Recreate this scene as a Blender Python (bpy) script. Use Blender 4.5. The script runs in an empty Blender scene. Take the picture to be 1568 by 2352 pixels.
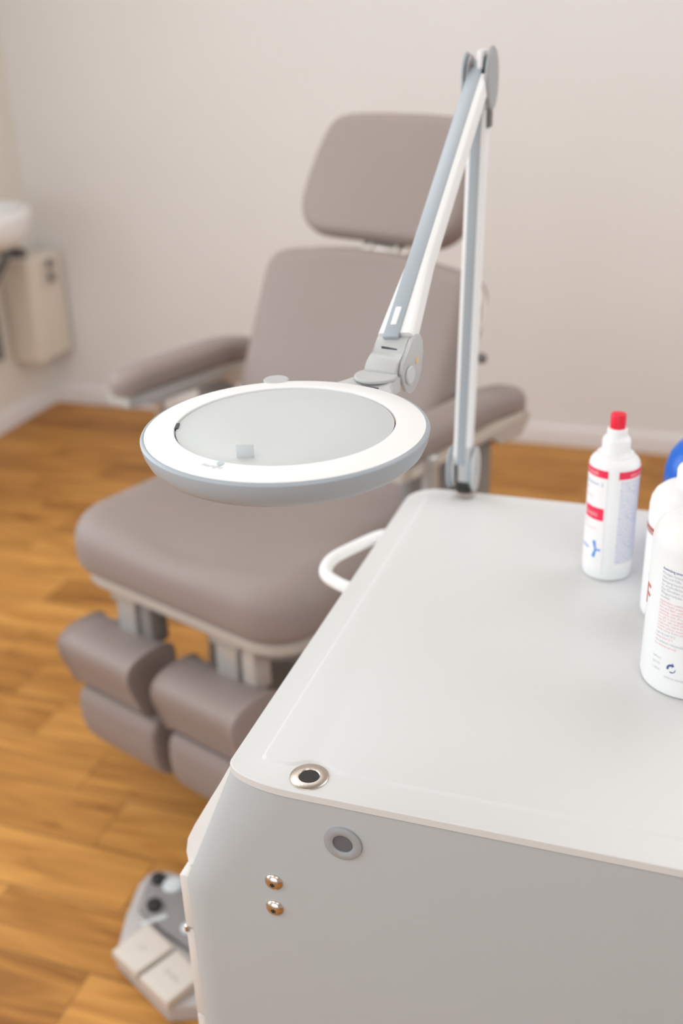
import bpy, bmesh, math, random
from mathutils import Vector, Matrix
random.seed(7)
PI = math.pi
SC = bpy.context.scene
COL = SC.collection
R = math.radians

# ---------------------------------------------------------------- camera
PITCH, ROLL, YAW = R(25.13), R(-2.1), R(19.6)
cp, sp, cy_, sy_ = math.cos(PITCH), math.sin(PITCH), math.cos(YAW), math.sin(YAW)
fwd = Vector((-sy_*cp, cy_*cp, -sp)); rgt = Vector((cy_, sy_, 0)); up = rgt.cross(fwd)
r2 = rgt*math.cos(ROLL) + up*math.sin(ROLL); u2 = -rgt*math.sin(ROLL) + up*math.cos(ROLL)
cd = bpy.data.cameras.new('camera'); cam = bpy.data.objects.new('camera', cd); COL.objects.link(cam)
mw = Matrix((r2, u2, -fwd)).transposed().to_4x4(); mw.translation = Vector((0, 0, 1.40)); cam.matrix_world = mw
cd.sensor_fit = 'VERTICAL'; cd.sensor_height = 36; cd.sensor_width = 24; cd.lens = 36*2450/2352
cd.clip_start = .02; cd.clip_end = 60
cd.dof.use_dof = True; cd.dof.focus_distance = .87; cd.dof.aperture_fstop = 3.3
SC.camera = cam

# ---------------------------------------------------------------- light and exposure
w = bpy.data.worlds.new('sky'); SC.world = w; w.use_nodes = True
bg = w.node_tree.nodes['Background']; bg.inputs[0].default_value = (.93, .97, 1, 1); bg.inputs[1].default_value = 1.5
def area(name, loc, rot, sx, sy, power, col):
    l = bpy.data.lights.new(name, 'AREA'); l.shape = 'RECTANGLE'; l.size = sx; l.size_y = sy; l.energy = power; l.color = col
    o = bpy.data.objects.new(name, l); COL.objects.link(o); o.location = loc; o.rotation_euler = rot; return o
area('window_daylight', (-.7, -2.15, 1.6), (R(90), 0, 0), 3.0, 1.7, 24, (.87, .95, 1))
area('side_window_daylight', (-2.42, .7, 1.5), (R(90), 0, R(-90)), 2.6, 1.5, 34, (.87, .95, 1))
area('right_window_daylight', (2.94, 2.1, 1.5), (R(90), 0, R(90)), 1.8, 1.5, 26, (.87, .95, 1))
for lx, ly, lw in ((-1.3, -.5, 8), (.7, -.5, 8), (-1.3, 1.9, 12.5), (.7, 1.9, 12.5)):
    area('ceiling_panel_light', (lx, ly, 2.55), (0, 0, 0), 1.2, 1.2, lw, (.90, .96, 1))
SC.view_settings.view_transform = 'Standard'; SC.view_settings.look = 'None'
SC.view_settings.gamma = 1; SC.view_settings.exposure = -0.22; SC.view_settings.use_curve_mapping = False

# ---------------------------------------------------------------- materials
def srgb(r, g, b):
    f = lambda c: (c/255/12.92) if c/255 <= .04045 else ((c/255+.055)/1.055)**2.4
    return (f(r), f(g), f(b), 1)
def mat(name, c, rough=.5, metal=0, spec=.5, bump=0, bscale=200, var=0, coat=0, sheen=0):
    m = bpy.data.materials.new(name); m.use_nodes = True; n = m.node_tree.nodes; l = m.node_tree.links
    p = n['Principled BSDF']; p.inputs['Base Color'].default_value = c; p.inputs['Roughness'].default_value = rough
    p.inputs['Metallic'].default_value = metal; p.inputs['Specular IOR Level'].default_value = spec
    p.inputs['Coat Weight'].default_value = coat; p.inputs['Coat Roughness'].default_value = .15
    p.inputs['Sheen Weight'].default_value = sheen
    tc = n.new('ShaderNodeTexCoord'); nz = n.new('ShaderNodeTexNoise'); nz.inputs['Scale'].default_value = bscale
    nz.inputs['Detail'].default_value = 3
    l.new(tc.outputs['Object'], nz.inputs['Vector'])
    if bump:
        b = n.new('ShaderNodeBump'); b.inputs['Strength'].default_value = bump; b.inputs['Distance'].default_value = .001
        l.new(nz.outputs['Fac'], b.inputs['Height']); l.new(b.outputs['Normal'], p.inputs['Normal'])
    v = var or .015
    n2 = n.new('ShaderNodeTexNoise'); n2.inputs['Scale'].default_value = 4; l.new(tc.outputs['Object'], n2.inputs['Vector'])
    mx = n.new('ShaderNodeMix'); mx.data_type = 'RGBA'
    mx.inputs[6].default_value = tuple(x*(1-v) for x in c[:3])+(1,); mx.inputs[7].default_value = tuple(min(1, x*(1+v)) for x in c[:3])+(1,)
    l.new(n2.outputs['Fac'], mx.inputs[0]); l.new(mx.outputs[2], p.inputs['Base Color'])
    return m
M = dict(
    wall=mat('wall_paint', (.765, .745, .735, 1), .85, spec=.25, bump=.25, bscale=260, var=.02),
    lwall=mat('left_wall_paint', (.74, .69, .63, 1), .8, spec=.25, bump=.25, bscale=260, var=.02),
    ceil=mat('ceiling_paint', (.82, .80, .77, 1), .9, spec=.2),
    base=mat('baseboard_paint', (.74, .70, .69, 1), .45),
    white=mat('white_lacquer', (.66, .66, .655, 1), .38, spec=.45),
    wplast=mat('white_plastic', (.84, .84, .84, 1), .4),
    ringw=mat('white_diffuser_plastic', (.90, .90, .90, 1), .35),
    panel=mat('silver_grey_panel', (.455, .485, .505, 1), .4, spec=.5, bump=.04, bscale=900),
    side=mat('white_side_shell', (.86, .85, .83, 1), .4),
    drawer=mat('drawer_front_lacquer', (.72, .68, .65, 1), .4),
    vinyl=mat('taupe_vinyl', (.262, .208, .190, 1), .55, spec=.4, bump=.25, bscale=420, var=.03, sheen=.1),
    tray=mat('beige_plastic', (.46, .41, .37, 1), .45),
    lgrey=mat('light_grey_plastic', (.49, .50, .50, 1), .42),
    cover=mat('pale_grey_plastic', (.57, .60, .61, 1), .5),
    grey=mat('blue_grey_plastic', (.36, .405, .445, 1), .38),
    recess_shade=mat('recess_shade_grey', (.12, .13, .145, 1), .5),
    ggrey=mat('grommet_grey', (.33, .345, .36, 1), .4),
    steel=mat('brushed_steel', (.62, .56, .50, 1), .28, metal=1, bump=.08, bscale=500),
    brass=mat('nickel_screw', (.66, .60, .54, 1), .2, metal=1),
    silver=mat('satin_aluminium', (.54, .54, .535, 1), .4, metal=.6),
    darkm=mat('dark_grey_metal', (.13, .125, .12, 1), .5),
    frame=mat('grey_brown_frame', (.22, .2, .19, 1), .5),
    black=mat('black_rubber', (.012, .012, .012, 1), .45),
    slot=mat('dark_slot', (.05, .06, .07, 1), .6),
    red=mat('red_cap', (.80, .008, .04, 1), .35),
    redl=mat('red_print', (.82, .02, .08, 1), .45),
    pinkt=mat('pale_red_print', (.86, .52, .52, 1), .5),
    paper=mat('label_paper', (.86, .84, .83, 1), .45),
    bluet=mat('blue_print', (.0, .22, .72, 1), .45),
    pblue=mat('pale_blue_print', (.22, .32, .64, 1), .5),
    navy=mat('navy_print', (.10, .12, .32, 1), .5),
    greyt=mat('grey_print', (.55, .56, .60, 1), .5),
    blue=mat('blue_plastic', (.0, .13, .62, 1), .3),
    ceramic=mat('white_ceramic', (.80, .79, .79, 1), .12, coat=.5),
    heater=mat('cream_enamel', (.72, .65, .56, 1), .4),
    pedalg=mat('pedal_grey', (.24, .225, .22, 1), .5),
    pedalb=mat('pedal_cream', (.60, .54, .48, 1), .45),
    pedall=mat('pedal_light_grey', (.47, .44, .43, 1), .45),
    lampglow=mat('ceiling_panel_diffuser', (.9, .9, .88, 1), .5),
)
e = M['lampglow'].node_tree.nodes['Principled BSDF']; e.inputs['Emission Color'].default_value = (1, .96, .9, 1); e.inputs['Emission Strength'].default_value = 3
# wooden floor
def wood():
    m = bpy.data.materials.new('oak_planks'); m.use_nodes = True; n = m.node_tree.nodes; l = m.node_tree.links
    p = n['Principled BSDF']; p.inputs['Roughness'].default_value = .48; p.inputs['Specular IOR Level'].default_value = .25
    tc = n.new('ShaderNodeTexCoord'); mp = n.new('ShaderNodeMapping'); mp.inputs['Location'].default_value = (.35, -1.297+.13*20, 0)
    l.new(tc.outputs['Object'], mp.inputs[0])
    def math_(op, a, b=None):
        x = n.new('ShaderNodeMath'); x.operation = op
        for i, v in enumerate((a, b)):
            if v is None: continue
            if isinstance(v, (int, float)): x.inputs[i].default_value = v
            else: l.new(v, x.inputs[i])
        return x.outputs[0]
    sx = n.new('ShaderNodeSeparateXYZ'); l.new(mp.outputs[0], sx.inputs[0])
    X, Y = sx.outputs[0], sx.outputs[1]
    row = math_('FLOOR', math_('DIVIDE', Y, .13))
    wn = n.new('ShaderNodeTexWhiteNoise'); wn.noise_dimensions = '1D'; l.new(row, wn.inputs['W'])
    xs = math_('ADD', math_('DIVIDE', X, .62), math_('MULTIPLY', wn.outputs[0], 7))
    colm = math_('FLOOR', xs)
    cb = n.new('ShaderNodeCombineXYZ'); l.new(row, cb.inputs[0]); l.new(colm, cb.inputs[1])
    w2 = n.new('ShaderNodeTexWhiteNoise'); w2.noise_dimensions = '2D'; l.new(cb.outputs[0], w2.inputs['Vector'])
    tint = w2.outputs[0]
    # grain
    off = n.new('ShaderNodeCombineXYZ'); l.new(math_('MULTIPLY', X, 1.0), off.inputs[0]); l.new(math_('MULTIPLY', Y, 9), off.inputs[1]); l.new(math_('MULTIPLY', tint, 37), off.inputs[2])
    g = n.new('ShaderNodeTexNoise'); g.inputs['Scale'].default_value = 2.6; g.inputs['Detail'].default_value = 6; g.inputs['Distortion'].default_value = 1.2
    l.new(off.outputs[0], g.inputs['Vector'])
    off2 = n.new('ShaderNodeCombineXYZ'); l.new(math_('MULTIPLY', X, 4), off2.inputs[0]); l.new(math_('MULTIPLY', Y, 12), off2.inputs[1]); l.new(math_('MULTIPLY', tint, 11), off2.inputs[2])
    g2 = n.new('ShaderNodeTexNoise'); g2.inputs['Scale'].default_value = 1.6; g2.inputs['Detail'].default_value = 2; l.new(off2.outputs[0], g2.inputs['Vector'])
    cr = n.new('ShaderNodeValToRGB'); l.new(math_('ADD', math_('MULTIPLY', g.outputs['Fac'], .85), math_('MULTIPLY', tint, .24)), cr.inputs[0])
    el = cr.color_ramp.elements; el[0].position = .33; el[0].color = (.24, .095, .018, 1); el[1].position = .80; el[1].color = (.64, .315, .078, 1)
    a = el.new(.54); a.color = (.43, .19, .042, 1)
    # knots
    kr = n.new('ShaderNodeValToRGB'); l.new(g2.outputs['Fac'], kr.inputs[0]); kr.color_ramp.elements[0].position = .66; kr.color_ramp.elements[0].color = (1, 1, 1, 1)
    kr.color_ramp.elements[1].position = .78; kr.color_ramp.elements[1].color = (.5, .42, .36, 1)
    mx = n.new('ShaderNodeMix'); mx.data_type = 'RGBA'; mx.blend_type = 'MULTIPLY'; mx.inputs[0].default_value = 1
    l.new(cr.outputs[0], mx.inputs[6]); l.new(kr.outputs[0], mx.inputs[7])
    # seams
    fy = math_('FRACT', math_('DIVIDE', Y, .13)); fx = math_('FRACT', xs)
    s1 = math_('LESS_THAN', fy, .028); s2 = math_('LESS_THAN', fx, .004)
    seam = math_('MAXIMUM', s1, s2)
    mx2 = n.new('ShaderNodeMix'); mx2.data_type = 'RGBA'; l.new(math_('MULTIPLY', seam, .65), mx2.inputs[0]); l.new(mx.outputs[2], mx2.inputs[6]); mx2.inputs[7].default_value = (.10, .045, .015, 1)
    l.new(mx2.outputs[2], p.inputs['Base Color'])
    b = n.new('ShaderNodeBump'); b.inputs['Strength'].default_value = .3; b.inputs['Distance'].default_value = .001
    l.new(math_('SUBTRACT', g.outputs['Fac'], seam), b.inputs['Height']); l.new(b.outputs[0], p.inputs['Normal'])
    return m
M['wood'] = wood()

# ---------------------------------------------------------------- helpers
def thing(name, label, cat, loc=(0, 0, 0), rz=0, group=None):
    o = bpy.data.objects.new(name, None); COL.objects.link(o); o.location = loc; o.rotation_euler = (0, 0, rz)
    o.empty_display_size = .05
    o['label'] = label; o['category'] = cat
    if group: o['group'] = group
    return o
def tag(o, label, cat, group=None):
    o['label'] = label; o['category'] = cat
    if group: o['group'] = group
    return o
def wmat(o):
    m = Matrix.Translation(o.location) @ o.rotation_euler.to_matrix().to_4x4()
    return (wmat(o.parent) @ m) if o.parent else m
def obj(name, bm, m, parent=None, smooth=True, local=False, label=None, angle=35, sub=0):
    """link bm (world coordinates unless local) as one mesh object; its parent's frame becomes its own"""
    if parent and not local: bm.transform(wmat(parent).inverted())
    bmesh.ops.recalc_face_normals(bm, faces=bm.faces)
    me = bpy.data.meshes.new(name)
    if smooth:
        for f in bm.faces: f.smooth = True
        for ed in bm.edges:
            if len(ed.link_faces) == 2 and ed.calc_face_angle(0) > R(angle): ed.smooth = False
    bm.to_mesh(me); bm.free()
    o = bpy.data.objects.new(name, me); COL.objects.link(o)
    me.materials.append(m if not isinstance(m, str) else M[m])
    if parent: o.parent = parent
    if sub:
        s = o.modifiers.new('subdivision', 'SUBSURF'); s.levels = sub; s.render_levels = sub
    if label: o['label'] = label
    return o
def struct(o): o['kind'] = 'structure'; return o
def BM(): return bmesh.new()
def box(bm, lo, hi, bev=0, seg=2, mtx=None):
    vs = [bm.verts.new((x, y, z)) for x in (lo[0], hi[0]) for y in (lo[1], hi[1]) for z in (lo[2], hi[2])]
    fs = [bm.faces.new([vs[i] for i in q]) for q in ((0, 1, 3, 2), (4, 6, 7, 5), (0, 4, 5, 1), (2, 3, 7, 6), (0, 2, 6, 4), (1, 5, 7, 3))]
    new = list(vs)
    if bev:
        es = list({e for f in fs for e in f.edges})
        r = bmesh.ops.bevel(bm, geom=es, offset=bev, segments=seg, profile=.5, affect='EDGES')
        new = [v for v in r['verts']] + [v for v in vs if v.is_valid]
        new = list({v for v in new if v.is_valid})
    if mtx is not None: bmesh.ops.transform(bm, matrix=mtx, verts=new)
    return new
def prism(bm, pts, d0, d1, fn, bev=0, seg=2):
    """pts: 2D polygon; fn(a,b,d)->xyz; extruded between d0 and d1"""
    n = len(pts)
    A = [bm.verts.new(fn(a, b, d0)) for a, b in pts]; B = [bm.verts.new(fn(a, b, d1)) for a, b in pts]
    fs = [bm.faces.new(A[::-1]), bm.faces.new(B)] + [bm.faces.new((A[i], A[(i+1) % n], B[(i+1) % n], B[i])) for i in range(n)]
    if bev:
        es = [e for e in list(fs[0].edges)+list(fs[1].edges)]
        bmesh.ops.bevel(bm, geom=es, offset=bev, segments=seg, profile=.5, affect='EDGES')
def rings(bm, rs, cap=True, closed=True):
    V = [[bm.verts.new(p) for p in r] for r in rs]; n = len(V[0])
    for a, b in zip(V, V[1:]):
        for i in range(n if closed else n-1): bm.faces.new((a[i], a[(i+1) % n], b[(i+1) % n], b[i]))
    if cap: bm.faces.new(V[0][::-1]); bm.faces.new(V[-1])
    return V
def lathe(bm, prof, c=(0, 0, 0), n=48, axis=None, mtx=None):
    """prof: (radius, height) list about z through c"""
    allv = []; V = []
    for r, h in prof:
        if r < 1e-6: V.append([bm.verts.new((c[0], c[1], c[2]+h))])
        else: V.append([bm.verts.new((c[0]+r*math.cos(2*PI*i/n), c[1]+r*math.sin(2*PI*i/n), c[2]+h)) for i in range(n)])
        allv += V[-1]
    for a, b in zip(V, V[1:]):
        if len(a) == 1 and len(b) == 1: continue
        for i in range(n):
            j = (i+1) % n
            if len(a) == 1: bm.faces.new((a[0], b[i], b[j]))
            elif len(b) == 1: bm.faces.new((a[i], a[j], b[0]))
            else: bm.faces.new((a[i], a[j], b[j], b[i]))
    if mtx is not None: bmesh.ops.transform(bm, matrix=mtx, verts=allv)
    return allv
def frame_to(p, zdir, xdir=None):
    z = Vector(zdir).normalized(); x = Vector(xdir) if xdir else (Vector((1, 0, 0)) if abs(z.x) < .8 else Vector((0, 1, 0)))
    y = z.cross(x).normalized(); x = y.cross(z).normalized()
    m = Matrix((x, y, z)).transposed().to_4x4(); m.translation = Vector(p); return m
def cyl(bm, a, b, r, n=24, bev=0):
    a = Vector(a); b = Vector(b); L = (b-a).length
    pr = [(0, 0), (r-bev, 0), (r, bev), (r, L-bev), (r-bev, L), (0, L)] if bev else [(0, 0), (r, 0), (r, L), (0, L)]
    lathe(bm, pr, n=n, mtx=frame_to(a, b-a))
def catmull(pts, k=10):
    P = [Vector(p) for p in pts]; P = [P[0]*2-P[1]] + P + [P[-1]*2-P[-2]]; out = []
    for i in range(1, len(P)-2):
        for j in range(k):
            t = j/k; a, b, c, d = P[i-1:i+3]
            out.append(.5*((2*b)+(c-a)*t+(2*a-5*b+4*c-d)*t*t+(3*b-a-3*c+d)*t**3))
    out.append(P[-2]); return out
def tube(bm, path, rad, n=14):
    rs = []; prev = None
    for i, p in enumerate(path):
        t = (path[min(i+1, len(path)-1)]-path[max(i-1, 0)]).normalized()
        x = (Vector((0, 0, 1)) if prev is None else prev); x = (x-t*x.dot(t))
        if x.length < 1e-4: x = Vector((1, 0, 0)); x = x-t*x.dot(t)
        x.normalize(); prev = x; y = t.cross(x); r = rad(i) if callable(rad) else rad
        rs.append([p+(x*math.cos(2*PI*k/n)+y*math.sin(2*PI*k/n))*r for k in range(n)])
    rings(bm, rs)
def rrect(hx, hy, r, cx=0, cy=0, k=8, radii=None):
    """rounded rectangle, counter-clockwise from +x -y corner; radii for corners (+x-y, +x+y, -x+y, -x-y)"""
    rr = radii or (r,)*4; out = []
    for (sx, sy, a0), q in zip(((1, -1, -90), (1, 1, 0), (-1, 1, 90), (-1, -1, 180)), rr):
        for i in range(k+1):
            a = R(a0+90*i/k); out.append((cx+sx*(hx-q)+q*math.cos(a), cy+sy*(hy-q)+q*math.sin(a)))
    return out
def resample(pts, n):
    P = [Vector(p) for p in pts]; P.append(P[0]); L = [0]
    for a, b in zip(P, P[1:]): L.append(L[-1]+(b-a).length)
    out = []; j = 0
    for i in range(n):
        d = L[-1]*i/n
        while L[j+1] < d: j += 1
        t = (d-L[j])/max(1e-9, L[j+1]-L[j]); out.append(tuple(P[j].lerp(P[j+1], t)))
    return out
def inset(pts, d):
    n = len(pts); out = []
    for i in range(n):
        a = Vector(pts[i-1]); b = Vector(pts[(i+1) % n]); t = (b-a).normalized(); nr = Vector((t.y, -t.x)); p = Vector(pts[i]); out.append(tuple(p-nr*d))
    return out
def cushion(bm, outline, th, rad, fn, crown=.008, top=None, bottom_rad=None, n=96, belly=0):
    """soft pad: outline (ccw) in a plane, thickness th, edge radius rad; fn(x,y,h)->xyz; top(x,y) adds height"""
    o = resample(outline, n); cx = sum(p[0] for p in o)/n; cy = sum(p[1] for p in o)/n; rb = bottom_rad or rad*.5
    R_ = []
    R_.append([(cx+(x-cx)*.02, cy+(y-cy)*.02, 0) for x, y in o]); R_.append([(x, y, 0) for x, y in inset(o, rb)])
    for k in range(1, 5):
        a = R(90*k/4); R_.append([(x, y, rb-rb*math.cos(a)) for x, y in inset(o, rb-rb*math.sin(a))])
    for k in range(0, 7):
        a = R(90*k/6); q = inset(o, rad-rad*math.cos(a)); hz = th-rad+rad*math.sin(a); wgt = (k/6)**2
        R_.append([(x, y, hz+wgt*(top(x, y) if top else 0)) for x, y in q])
    q0 = inset(o, rad)
    for s in (.93, .86, .78, .68, .56, .44, .32, .2, .1, .02):
        R_.append([(cx+(x-cx)*s, cy+(y-cy)*s, th+crown*(1-s*s)+(top(cx+(x-cx)*s, cy+(y-cy)*s) if top else 0)) for x, y in q0])
    rings(bm, [[fn(*p) for p in r] for r in R_])
def textmesh(body, size, width=None):
    cu = bpy.data.curves.new('txt', 'FONT'); cu.body = body; cu.size = size; cu.align_x = 'LEFT'; cu.resolution_u = 3
    o = bpy.data.objects.new('txt', cu); COL.objects.link(o)
    dg = bpy.context.evaluated_depsgraph_get(); dg.update(); me = bpy.data.meshes.new_from_object(o.evaluated_get(dg))
    bpy.data.objects.remove(o); bpy.data.curves.remove(cu)
    V = [v.co.copy() for v in me.vertices]; F = [tuple(p.vertices) for p in me.polygons]; bpy.data.meshes.remove(me)
    if width and V:
        mxx = max(v.x for v in V); k = width/mxx
        for v in V: v.x *= k
    return V, F
def add_mesh(bm, V, F, fn):
    vs = [bm.verts.new(fn(v)) for v in V]
    for f in F:
        try: bm.faces.new([vs[i] for i in f])
        except ValueError: pass
def patch(bm, c, rad, a0, a1, z0, z1, fn_ang, off=.0002, n=20):
    """curved label area on a cylinder; angles measured from the axis towards the viewer, + to the right"""
    th = .00025
    rs = []
    for i in range(n+1):
        a = fn_ang(a0+(a1-a0)*i/n)
        ring = []
        for rr, z in ((rad+off, z0), (rad+off+th, z0), (rad+off+th, z1), (rad+off, z1)):
            ring.append((c[0]+rr*math.cos(a), c[1]+rr*math.sin(a), z))
        rs.append(ring)
    rings(bm, rs)

# ================================================================ the room
XL, XR, YB, YF, ZC = -2.48, 3.0, 3.54, -2.3, 2.6
b = BM(); box(b, (XL-.1, YF-.1, -.05), (XR+.1, YB+.1, 0)); struct(obj('floor', b, 'wood', smooth=False))
b = BM(); box(b, (XL, YB, 0), (XR, YB+.1, ZC)); struct(obj('wall_back', b, 'wall', smooth=False))
b = BM(); box(b, (XL-.1, YF-.1, ZC), (XR+.1, YB+.1, ZC+.1)); struct(obj('ceiling', b, 'ceil', smooth=False))
def wall_hole(bm, fn, a0, a1, z1, h):
    for lo, hi in (((a0, 0), (h[0], z1)), ((h[1], 0), (a1, z1)), ((h[0], 0), (h[1], h[2])), ((h[0], h[3]), (h[1], z1))):
        box(bm, fn(lo[0], lo[1], 0), fn(hi[0], hi[1], .1))
b = BM(); wall_hole(b, lambda a, z, d: (a, YF-.1+d, z), XL, XR, ZC, (-2.25, .85, .7, 2.4)); struct(obj('wall_front', b, 'wall', smooth=False))
b = BM(); wall_hole(b, lambda a, z, d: (XR+d, a, z), YF-.1, YB+.1, ZC, (1.2, 3.0, .7, 2.3)); struct(obj('wall_right', b, 'wall', smooth=False))
b = BM(); wall_hole(b, lambda a, z, d: (XL-.1+d, a, z), YF-.1, YB+.1, ZC, (-.6, 2.0, .7, 2.3)); struct(obj('wall_left', b, 'lwall', smooth=False))
def baseboard(name, p0, p1, nrm):
    b = BM(); prof = [(0, 0), (.016, 0), (.016, .05), (.012, .062), (.004, .068), (0, .068)]
    p0 = Vector(p0); p1 = Vector(p1); nrm = Vector(nrm)
    rings(b, [[p+nrm*a+Vector((0, 0, h)) for a, h in prof] for p in (p0, p1)]); struct(obj(name, b, 'base', angle=20))
baseboard('baseboard_back', (XL+.016, YB, 0), (XR, YB, 0), (0, -1, 0))
baseboard('baseboard_left', (XL, YF, 0), (XL, YB, 0), (1, 0, 0))
def window(name, fn, h):
    b = BM()
    for lo, hi in (((h[0], h[2]), (h[0]+.06, h[3])), ((h[1]-.06, h[2]), (h[1], h[3])), ((h[0], h[2]), (h[1], h[2]+.06)), ((h[0], h[3]-.06), (h[1], h[3])),
                   (((h[0]+h[1])/2-.04, h[2]), ((h[0]+h[1])/2+.04, h[3]))):
        box(b, fn(lo[0], lo[1], .02), fn(hi[0], hi[1], .07))
    struct(obj(name, b, 'wplast', smooth=False))
window('window_1', lambda a, z, d: (a, YF-.1+d, z), (-2.25, .85, .7, 2.4))
window('window_2', lambda a, z, d: (XL-.1+d, a, z), (-.6, 2.0, .7, 2.3))
window('window_3', lambda a, z, d: (XR+d, a, z), (1.2, 3.0, .7, 2.3))
for i, (lx, ly) in enumerate(((-1.3, -.5), (.7, -.5), (-1.3, 1.9), (.7, 1.9))):
    t = thing('ceiling_light', 'square white ceiling panel light on the ceiling', 'light', (lx, ly, 2.57), group='ceiling panel lights')
    b = BM(); box(b, (lx-.31, ly-.31, 2.57), (lx+.31, ly+.31, 2.6), .004); obj('housing', b, 'wplast', t)
    b = BM(); box(b, (lx-.29, ly-.29, 2.566), (lx+.29, ly+.29, 2.57)); obj('diffuser', b, 'lampglow', t)

# ================================================================ the trolley
ZT = .83
CX0, CX1, CY0, CY1 = -.342, .30, .638, 1.250
cart = thing('treatment_trolley', 'white and grey treatment trolley with flat white top in the right foreground', 'trolley', (0, .94, 0))
def corner_outline(x0, x1, y0, y1, rx, ry, k=10):
    pts = []
    for (cx, cy, a0, ex, ey) in ((x0+rx, y0+ry, 180, rx, ry), (x1-.04, y0+.04, 270, .04, .04), (x1-.04, y1-.04, 0, .04, .04), (x0+.04, y1-.04, 90, .04, .04)):
        for i in range(k+1):
            a = R(a0+90*i/k); pts.append((cx+ex*math.cos(a), cy+ey*math.sin(a)))
    return pts
out = corner_outline(CX0, CX1, CY0-.005, CY1, .065, .024)
# top slab with a slightly raised field
b = BM()
def ins(d): return inset(out, d)
gx0, gx1, gy0, gy1 = CX0+.0235, CX1-.03, .6615, CY1-.026
WX, WY = -.2695, .6535            # the hole near the front corner
def tray(d):
    """outline of the raised field, stepping back round the hole"""
    x0, x1, y0, y1 = gx0+d, gx1-d, gy0+d, gy1-d; r = .006
    pts = []
    for i in range(5): th = R(180+90*i/4); pts.append((x0+r+r*math.cos(th), y0+r+r*math.sin(th)))
    for i in range(1, 40):
        x = x0+r+(x1-r-x0-r)*(i/40)**1.6
        pts.append((x, y0+.0085*math.exp(-((x-WX)/.0145)**4)))
    for cx, cy, a0 in ((x1-r, y0+r, 270), (x1-r, y1-r, 0), (x0+r, y1-r, 90)):
        for i in range(5): th = R(a0+90*i/4); pts.append((cx+r*math.cos(th), cy+r*math.sin(th)))
    return pts
def ring3(p, z): return [(x, y, z) for x, y in p]
ZR = ZT-.0022
lip = [ring3(ins(.004), ZT-.0095), ring3(ins(0), ZT-.0095), ring3(ins(0), ZR-.0010), ring3(ins(.0003), ZR-.0003), ring3(ins(.001), ZR)]
V = rings(b, lip, cap=False)
b.faces.new(V[0][::-1])
T = [ring3(tray(0), ZR), ring3(tray(.001), ZR+.0002), ring3(tray(.0036), ZT-.0002), ring3(tray(.005), ZT)]
VT = rings(b, T, cap=False); b.faces.new(VT[-1])
outer_e = [b.edges.get((V[-1][i], V[-1][(i+1) % len(V[-1])])) for i in range(len(V[-1]))]
inner_e = [b.edges.get((VT[0][i], VT[0][(i+1) % len(VT[0])])) for i in range(len(VT[0]))]
bmesh.ops.triangle_fill(b, edges=outer_e+inner_e, use_beauty=True)
obj('top', b, 'white', cart, angle=18)
# grey front panel and body: flares outwards to the left below the top
def body_ring(z):
    top, low = ZT-.0095, .688
    f = min(1, max(0, (top-z)/(top-low))); x0 = CX0+.001-.053*f; ry = .021-.003*f; rx = .062-.032*f
    return ring3(corner_outline(x0, CX1-.002, CY0-.0035, CY1-.002, rx, ry), z)
b = BM(); rings(b, [body_ring(z) for z in (.09, .3, .5, .6, .66, .688, .71, .74, .77, .8, .8135, .8205)])
obj('body', b, 'panel', cart, angle=60, label='silver grey body with a large plain front panel')
# white shell over the sloping left shoulder
b = BM()
prof = [(-.3445, .8195), (-.360, .790), (-.379, .756), (-.3915, .733), (-.3995, .716), (-.4025, .700), (-.4015, .685), (-.392, .6845), (-.37, .70), (-.343, .78)]
rings(b, [[(x, y, z) for x, z in prof] for y in (.668, 1.22)]); obj('side_shell', b, 'side', cart, angle=40, label='white moulded side shell')
# drawer fronts on the left side
for z0, z1 in ((.617, .683), (.501, .616), (.33, .4995), (.12, .3285)):
    b = BM(); box(b, (-.4055, .655, z0), (-.3955, 1.215, z1), .0015); d = obj('drawer_front', b, 'drawer', cart)
    b = BM(); box(b, (-.3956, .666, z0+.001), (-.393, 1.21, z1-.001)); obj('seal', b, 'lgrey', d)
b = BM(); cyl(b, (-.404, .6555, .6135), (-.404, .6555, .6195), .0026); obj('hinge', b, 'steel', cart)
# steel hole insert on the top
b = BM(); lathe(b, [(.0085, -.012), (.0085, .0006), (.0092, .0014), (.0150, .0014), (.0163, .0008), (.0166, -.0002), (.0085, -.0002)], (WX, WY, ZR+.0002), 56)
s = obj('hole_insert', b, 'steel', cart, label='round brushed steel insert')
b = BM(); lathe(b, [(0, .0002), (.0087, .0002), (.0087, .0005), (0, .0005)], (WX, WY, ZR+.0002), 40); obj('hole', b, 'black', s)  # shade down the hole, painted as a flat black disc
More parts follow.
